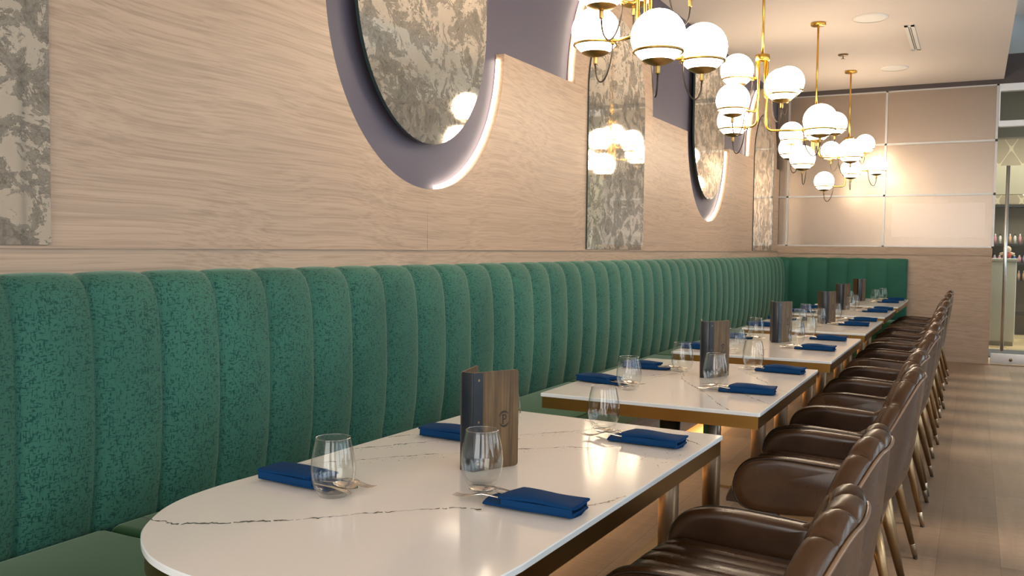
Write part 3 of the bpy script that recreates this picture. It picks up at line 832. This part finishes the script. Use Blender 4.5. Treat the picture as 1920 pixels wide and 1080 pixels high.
cxs = [1.812, 1.803, 1.818, 1.803, 1.812, 1.81, 1.805, 1.79, 1.80, 1.775, 1.785, 1.78]
nth = ['first', 'second', 'third', 'fourth', 'fifth', 'sixth', 'seventh', 'eighth', 'ninth', 'tenth', 'eleventh', 'last']
for i, (x, y) in enumerate(zip(cxs, cys)):
    lb = 'brown leather armchair on the aisle side, %s of the row counted from the front table' % nth[i]
    rz = random.uniform(-.03, .03)
    if i == 0: ch0.location = (x, y, 0); ch0.rotation_euler = (0, 0, 0); tag(ch0, lb, 'chair', 'brown leather armchairs along the aisle')
    else: dup(ch0, (x, y, 0), rz, lb)

# ------------------------------------------------------------------ table settings
def make_glass():
    out = [(0, .0), (.021, .0), (.0265, .0015), (.033, .012), (.0385, .028), (.0415, .044), (.0418, .056), (.0402, .074), (.0372, .093), (.0338, .110), (.0325, .117), (.0322, .1178)]
    inn = [(.0318, .1178), (.0316, .117), (.0328, .110), (.0362, .093), (.0391, .074), (.0406, .056), (.0402, .044), (.0371, .029), (.031, .0145), (.022, .008), (.010, .0062), (0, .006)]
    g = MB().lathe([(a*1.13, b*1.055) for a, b in out+inn], 48).build('drinking_glass', 'glass', fix=False)
    MB().tube([(.0362*math.cos(q_), .0362*math.sin(q_), .1247) for q_ in [2*PI*j/48 for j in range(48)]], .0007, 6, closed=True).build('rim', 'glass_rim', g)
    return g
glass0 = make_glass()
def make_napkin():
    # folded cloth: cross-section of stacked folds carried along its length; pocket end steps back
    r = empty('folded_napkin')
    def sheet(y0, y1, z, th, x0, x1, cutl, wav, name):
        rows = []; NX = 16; n = 20
        for i in range(NX+1):
            u = i/NX; ring = []
            for k_ in range(n):
                a = 2*PI*k_/n
                yy = (y0+y1)/2+(y1-y0)/2*math.copysign(abs(math.cos(a))**.5, math.cos(a)); zz = z+th/2*math.copysign(abs(math.sin(a))**.85, math.sin(a))
                s0 = x0+cutl*((yy-y0)/(y1-y0)); x = s0+(x1-s0)*u
                zz += wav*(math.sin(u*5.0+yy*30)+1.2*math.sin(PI*u)*(1-(yy/.045)**2))*(.5+.5*math.sin(a))
                x += .003*math.sin(yy*95+z*400)*(1 if u > .5 else -1); yy += .0018*math.sin(u*7+z*900)*math.cos(a)
                ring.append((x, yy, zz))
            rows.append(ring)
        mb = MB(); mb.grid(rows, 0, True, closed_v=True); mb.add(rows[0], [list(range(n))]); mb.add(rows[-1], [list(range(n))])
        return mb
    sheet(-.044, .042, .0055, .0100, -.105, .098, .0, .0002, '').build('lower_fold', 'napkin', r)
    sheet(-.042, .040, .0228, .0112, -.068, .100, .022, .0022, '').build('upper_fold', 'napkin', r)
    sheet(.0385, .0440, .0138, .0150, -.062, .094, .0, .0, '').build('inner_fold', 'napkin', r)
    sheet(-.0455, -.0395, .0138, .0150, -.055, .095, .0, .0, '').build('front_fold', 'napkin', r)
    return r
nap0 = make_napkin()
def strip(sections, name):
    # sections: (x, y centre, half width, z, half thickness)
    rows = []
    for (x, yc, hw, z, th) in sections: rows.append([(x, yc-hw, z), (x, yc-hw*.6, z+th), (x, yc+hw*.6, z+th), (x, yc+hw, z), (x, yc+hw*.6, z-th), (x, yc-hw*.6, z-th)])
    mb = MB(); mb.grid(rows, 0, True, closed_v=True); mb.add(rows[0], [list(range(6))]); mb.add(rows[-1], [list(range(6))]); return mb
def make_fork():
    mb = strip([(.07, 0, .0045, .0135, .0010), (.02, 0, .004, .0135, .0011), (-.06, 0, .003, .014, .0012), (-.085, 0, .003, .017, .0012), (-.10, 0, .007, .019, .001), (-.112, 0, .011, .0175, .001), (-.124, 0, .0115, .014, .001)], '')
    for k_ in range(4):
        y = -.009+.006*k_
        t_ = strip([(-.122, y, .0022, .0145, .0009), (-.14, y, .0018, .0095, .0008), (-.155, y, .0014, .0085, .0007), (-.168, y, .0006, .0105, .0005)], '')
        mb.add(t_.v, t_.f, 0, True)
    return mb.build('fork', 'cut')
def make_spoon():
    mb = strip([(.07, 0, .0045, .0135, .001), (0, 0, .004, .0135, .0011), (-.07, 0, .003, .0145, .0012), (-.095, 0, .0032, .018, .0012)], '')
    rows = []
    for i in range(9):
        u = i/8; x = -.093-.062*u; hw = .020*math.sin(PI*min(1, max(0, u*.93+.06)))**.62+.0012; row = []
        for j in range(9):
            v_ = j/4-1; dz = -.008*(1-v_*v_)*math.sin(PI*u)**.8
            row.append((x, v_*hw, .0185-.004*u+dz))
        rows.append(row)
    mb.grid(rows, 0, True); mb.grid([[(p[0], p[1], p[2]-.0009) for p in rw] for rw in rows], 0, True)
    return mb.build('spoon', 'cut')
def make_knife():
    mb = strip([(.07, 0, .005, .0135, .0018), (0, 0, .0045, .0135, .0018), (-.06, 0, .0045, .014, .0016), (-.075, 0, .006, .015, .0008), (-.11, 0, .0085, .0165, .0006), (-.145, .001, .009, .0145, .0005), (-.165, .003, .006, .012, .0004), (-.172, .005, .002, .0115, .0003)], '')
    return mb.build('knife', 'cut')
cut0 = [make_fork(), make_spoon(), make_knife()]
used = {}
def place(src, loc, rz, label, cat, group):
    if src.name not in used:
        used[src.name] = 1; src.location = loc; src.rotation_euler = (0, 0, rz); tag(src, label, cat, group); return src
    o = dup(src, loc, rz, label); return o
tname = ['first table', 'second table', 'third table', 'fourth table', 'fifth table', 'sixth table']
# (x, y) of napkin centre, angle; glass (x, y): bench near, bench far, aisle near, aisle far
S = [
 [((.90, 1.545), PI-.06, (1.026, 1.492)), ((.955, 2.12), PI-.03, (1.03, 2.262)), ((1.438, 1.625), -.02, (1.257, 1.722)), ((1.438, 2.325), -.05, (1.262, 2.444))],
 [((.925, 3.29), PI-.22, (1.078, 3.171)), ((.935, 3.79), PI+.04, (1.107, 3.764)), ((1.482, 3.345), .06, (1.333, 3.449)), ((1.482, 3.98), -.12, (1.347, 4.056))],
 [((.93, 4.69), PI, (1.146, 4.598)), ((.95, 5.37), PI-.04, (1.069, 5.412)), ((1.475, 4.985), -.08, (1.333, 5.235)), ((1.46, 5.58), -.06, (1.322, 5.815-.1))],
 [((.92, 6.33), PI, (1.16, 6.375)), ((.92, 7.03), PI, (1.093, 7.035)), ((1.47, 6.77), .05, (1.262, 6.555)), ((1.48, 7.25), .05, (1.281, 7.23))],
 [((.92, 7.98), PI, (1.11, 7.99)), ((.92, 8.55), PI, (1.157, 8.68)), ((1.462, 8.38), .1, (1.262, 8.34)), ((1.48, 8.74), .1, (1.24, 8.80))],
 [((.92, 9.6), PI, (1.1, 9.62)), ((.92, 10.3), PI, (1.11, 10.36)), ((1.44, 10.0), .1, (1.296, 10.196)), ((1.455, 10.56), .1, (1.329, 10.65))]]
pos = ['near bench-side place', 'far bench-side place', 'near aisle-side place', 'far aisle-side place']
rnd = random.Random(11)
for ti, st in enumerate(S):
    for pi_, ((nx, ny), a, (gx, gy)) in enumerate(st):
        tail = 'at the %s of the %s' % (pos[pi_], tname[ti])
        place(glass0, (gx, gy, ZT+.0004), 0, 'clear stemless glass '+tail, 'glass', 'stemless glasses on the tables')
        place(nap0, (nx, ny, ZT+.0006), a, 'folded blue napkin '+tail, 'napkin', 'blue folded napkins on the tables')
        for ci, (src, nm, dy, da) in enumerate(((cut0[0], 'fork', -.016, .10), (cut0[1], 'spoon', .008, -.05), (cut0[2], 'knife', .026, -.16))):
            aa = a+da*.8+rnd.uniform(-.03, .03); off = Vector((-.012, dy, 0)); ca, sa = math.cos(a), math.sin(a)
            place(src, (nx+off.x*ca-off.y*sa, ny+off.x*sa+off.y*ca, ZT+(.0005 if ci != 1 else .0012)), aa, 'silver %s tucked in the napkin %s' % (nm, tail), nm, nm+('s' if nm != 'knife' else '')+' tucked in the napkins' if nm != 'knife' else 'knives tucked in the napkins')

# menus: two wooden boards hinged on a black spine, standing open
def make_menu():
    r = empty('menu_holder'); H = .234; W = .128; T_ = .0055
    # local: spine along the y axis near x = 0, boards open towards +x (front board) and behind
    sw = .032
    MB().box(-.003, -sw/2, .0005, .003, sw/2, H, .001).build('spine', 'spine', r)
    # spine facets
    def board(sgn, ang, name):
        e = MB(); m4 = Matrix.Translation((0, sgn*sw/2, 0)) @ Matrix.Rotation(ang, 4, 'Z')
        pp = []
        rc = .008
        for (cx, cz, a0) in ((W-rc, H-rc, 0), (.002, H-.002, PI/2), (.002, .002, PI), (W-rc, rc, 1.5*PI)):
            rr = rc if cx > .01 else .002
            pp += arc(cx, cz, rr, rr, a0, a0+PI/2, 4)
        e.prism(pp, T_, lambda u, v, w_: m4 @ Vector((u, -T_/2+w_, v+.0005)))
        b_ = e.build(name, 'menu_wood', r)
        s_ = MB(); y0 = -sgn*-1
        side = sgn
        s_.prism([(-.003, .001), (.024, .001), (.024, H-.001), (-.003, H-.001)], .0012, lambda u, v, w_: m4 @ Vector((u, side*(T_/2+w_), v)))
        s_.build('spine_flap', 'spine', r)
        sc_ = MB()
        for zz in (.018, .117, .216): sc_.prism(arc(.012, zz, .0026, .0032, 0, 2*PI-.5, 8), .0012, lambda u, v, w_: m4 @ Vector((u, side*(T_/2+.0012+w_), v)))
        sc_.build('screw', 'bronze', r)
        return b_, m4
    b1, m1 = board(-1, -.36, 'cover')
    b2, m2 = board(1, .36, 'cover')
    # burnt emblem: letter P inside two arcs, on the front cover
    mb = MB(); cx, cz = .086, .118; y = -T_/2-.0004
    def stroke(pts, w0, w1=None):
        n = len(pts)
        vs = []
        for i, (u, v) in enumerate(pts):
            a = Vector(pts[max(i-1, 0)]); b = Vector(pts[min(i+1, n-1)]); d = (b-a).normalized(); q_ = i/(n-1)
            ww = w0 if w1 is None else w0+(w1-w0)*math.sin(PI*q_)
            vs.append(m1 @ Vector((u-d.y*ww, y, v+d.x*ww))); vs.append(m1 @ Vector((u+d.y*ww, y, v-d.x*ww)))
        mb.add(vs, [[2*i, 2*i+1, 2*i+3, 2*i+2] for i in range(n-1)])
    stroke(arc(cx, cz, .0155, .0175, math.radians(38), math.radians(160), 18), .0004, .0026)
    stroke(arc(cx, cz, .0155, .0175, math.radians(212), math.radians(335), 18), .0004, .0026)
    stroke([(cx-.0035, cz+.010), (cx-.0035, cz-.0115)], .0019)
    stroke([(cx-.0075, cz-.0115), (cx+.001, cz-.0115)], .0008)
    stroke([(cx-.0065, cz+.0095)]+[(cx-.001+.0065*math.cos(a), cz+.0045+.0055*math.sin(a)) for a in [PI/2-PI*j/10 for j in range(11)]]+[(cx-.0035, cz-.001)], .0015)
    mb.build('emblem', 'burn', b1)
    # paper leaves between the boards
    MB().add([(.006, -.002, .006), (.10, -.004, .006), (.10, -.004, H-.012), (.006, -.002, H-.012), (.006, .002, .006), (.10, .003, .006), (.10, .003, H-.012), (.006, .002, H-.012)],
             [[0, 1, 2, 3], [4, 7, 6, 5], [0, 4, 5, 1], [1, 5, 6, 2], [2, 6, 7, 3], [3, 7, 4, 0]]).build('leaflet', 'paper', r)
    return r
menu0 = make_menu()
# (spine centre x, y, direction the V opens to)
menus = [(1.166, 1.815, 1.45), (1.243, 3.625, 1.50), (1.215, 5.24, 1.50), (1.262, 6.80, 1.59), (1.160, 8.47, 1.51), (1.150, 10.12, 1.75)]
for i, (x, y, a) in enumerate(menus):
    place(menu0, (x, y, ZT+.0004), a, 'wooden menu with black spine standing open on the %s' % tname[i], 'menu', 'wooden menus standing on the tables')

# ------------------------------------------------------------------ chandeliers
def make_chandelier(x, y, globes, label):
    r = empty('chandelier', (x, y, ZC))
    zh = 2.525-ZC
    MB().lathe([(0, -.001), (.062, -.001), (.064, -.006), (.064, -.020), (.060, -.024), (0, -.024)], 32).build('canopy', 'brass', r)
    MB().tube([(0, 0, -.024), (0, 0, zh)], .0085, 12).build('rod', 'brass', r)
    MB().lathe([(0, 0), (.043, 0), (.045, -.003), (.045, -.036), (.041, -.040), (0, -.040)], 28, (0, 0, zh)).build('hub', 'brass', r)
    st = MB()
    cnt = len(globes)
    angs = sorted(range(cnt), key=lambda i: math.atan2(globes[i][1], globes[i][0]))
    for k_, i in enumerate(angs):
        gx, gy, gz = globes[i]; gz -= ZC
        a = math.atan2(gy, gx); hx, hy = .031*math.cos(a), .031*math.sin(a); d = math.hypot(gx, gy)
        za = gz-.056; R_ = .0885
        # clamp on the ring, on the side towards the stem
        cl = Vector((gx-R_*math.cos(a), gy-R_*math.sin(a), za))
        if d < R_+.06: cl = Vector((gx-R_*math.cos(a+.9), gy-R_*math.sin(a+.9), za))
        zt = zh-.035
        if za > zt-.03: zt = za+.03
        path = fillet([(hx, hy, zt), (hx, hy, za), tuple(cl)], .05, 7)
        am = MB().tube(path, .0074, 10).build('arm', 'brass', r)
        g = MB().sphere((gx, gy, gz), .105, 32, 16).build('globe', 'globe', r)
        ring = MB().tube([(gx+.0925*math.cos(q_), gy+.0925*math.sin(q_), za) for q_ in [2*PI*j/40 for j in range(40)]], .0058, 8, closed=True)
        cd = (cl-Vector((gx, gy, za))).normalized(); cpt = Vector((gx, gy, za))+cd*.1
        ring.lathe([(0, -.014), (.008, -.014), (.009, -.010), (.009, .010), (.008, .014), (0, .014)], 12, tuple(cpt))
        ring.build('globe_ring', 'brass_ring', g)
        cup = [(.0, -.112)]+[(.1085*math.sin(q_), -.1085*math.cos(q_)) for q_ in [.10+.50*j/8 for j in range(9)]]
        c_ = MB().lathe(cup, 28, (gx, gy, gz)); c_.lathe([(.0, -.140), (.0075, -.140), (.009, -.136), (.009, -.110)], 12, (gx, gy, gz)); c_.build('cup', 'brass_cup', g)
        p0 = Vector((gx, gy, gz-.14)); p1 = cpt+Vector((0, 0, -.014)); pts = []
        for j in range(21):
            u = j/20; p = p0.lerp(p1, u); p.z -= .11*(1-(2*u-1)**2)**.55 if 0 < u < 1 else 0
            pts.append(p)
        MB().tube(pts, .0036, 7).build('cable', 'cable', g)
    tag(r, label, 'chandelier', 'brass globe chandeliers over the tables')
    return r
CHX = .972
CL = [(3.565, [(-.25, .097, 2.218), (-.119, -.168, 2.31+.03), (.147, -.246, 2.086), (.187, .228, 2.136), (.153, .147, 2.433), (-.144, .279, 2.46)], 'brass chandelier with opal globes above the first and second tables, cut by the frame'),
      (5.87, [(-.153, -.033, 2.433), (-.134, -.203, 2.216), (-.206, .116, 2.135), (.153, -.142, 2.298), (.11, .292, 2.393), (.354, .065, 2.098)], 'brass chandelier with opal globes above the third table, large in front of the mirror'),
      (8.167, [(.112, .35, 2.419), (-.204, .013, 2.304), (-.225, .109, 2.189), (-.051, -.315, 2.058), (.282, .086, 2.143), (.041, -.199, 2.304)], 'brass chandelier with opal globes, third along the ceiling'),
      (10.47, [(-.169, -.135, 2.369), (.143, .2, 2.467), (.052, -.2, 2.16), (.271, .197, 2.222), (-.231, -.127, 2.041), (.002, .235, 2.37)], 'brass chandelier with opal globes hanging nearest the frosted glass wall')]
for y, gl_, lb in CL: make_chandelier(CHX if y < 8 else .955, y, gl_, lb)
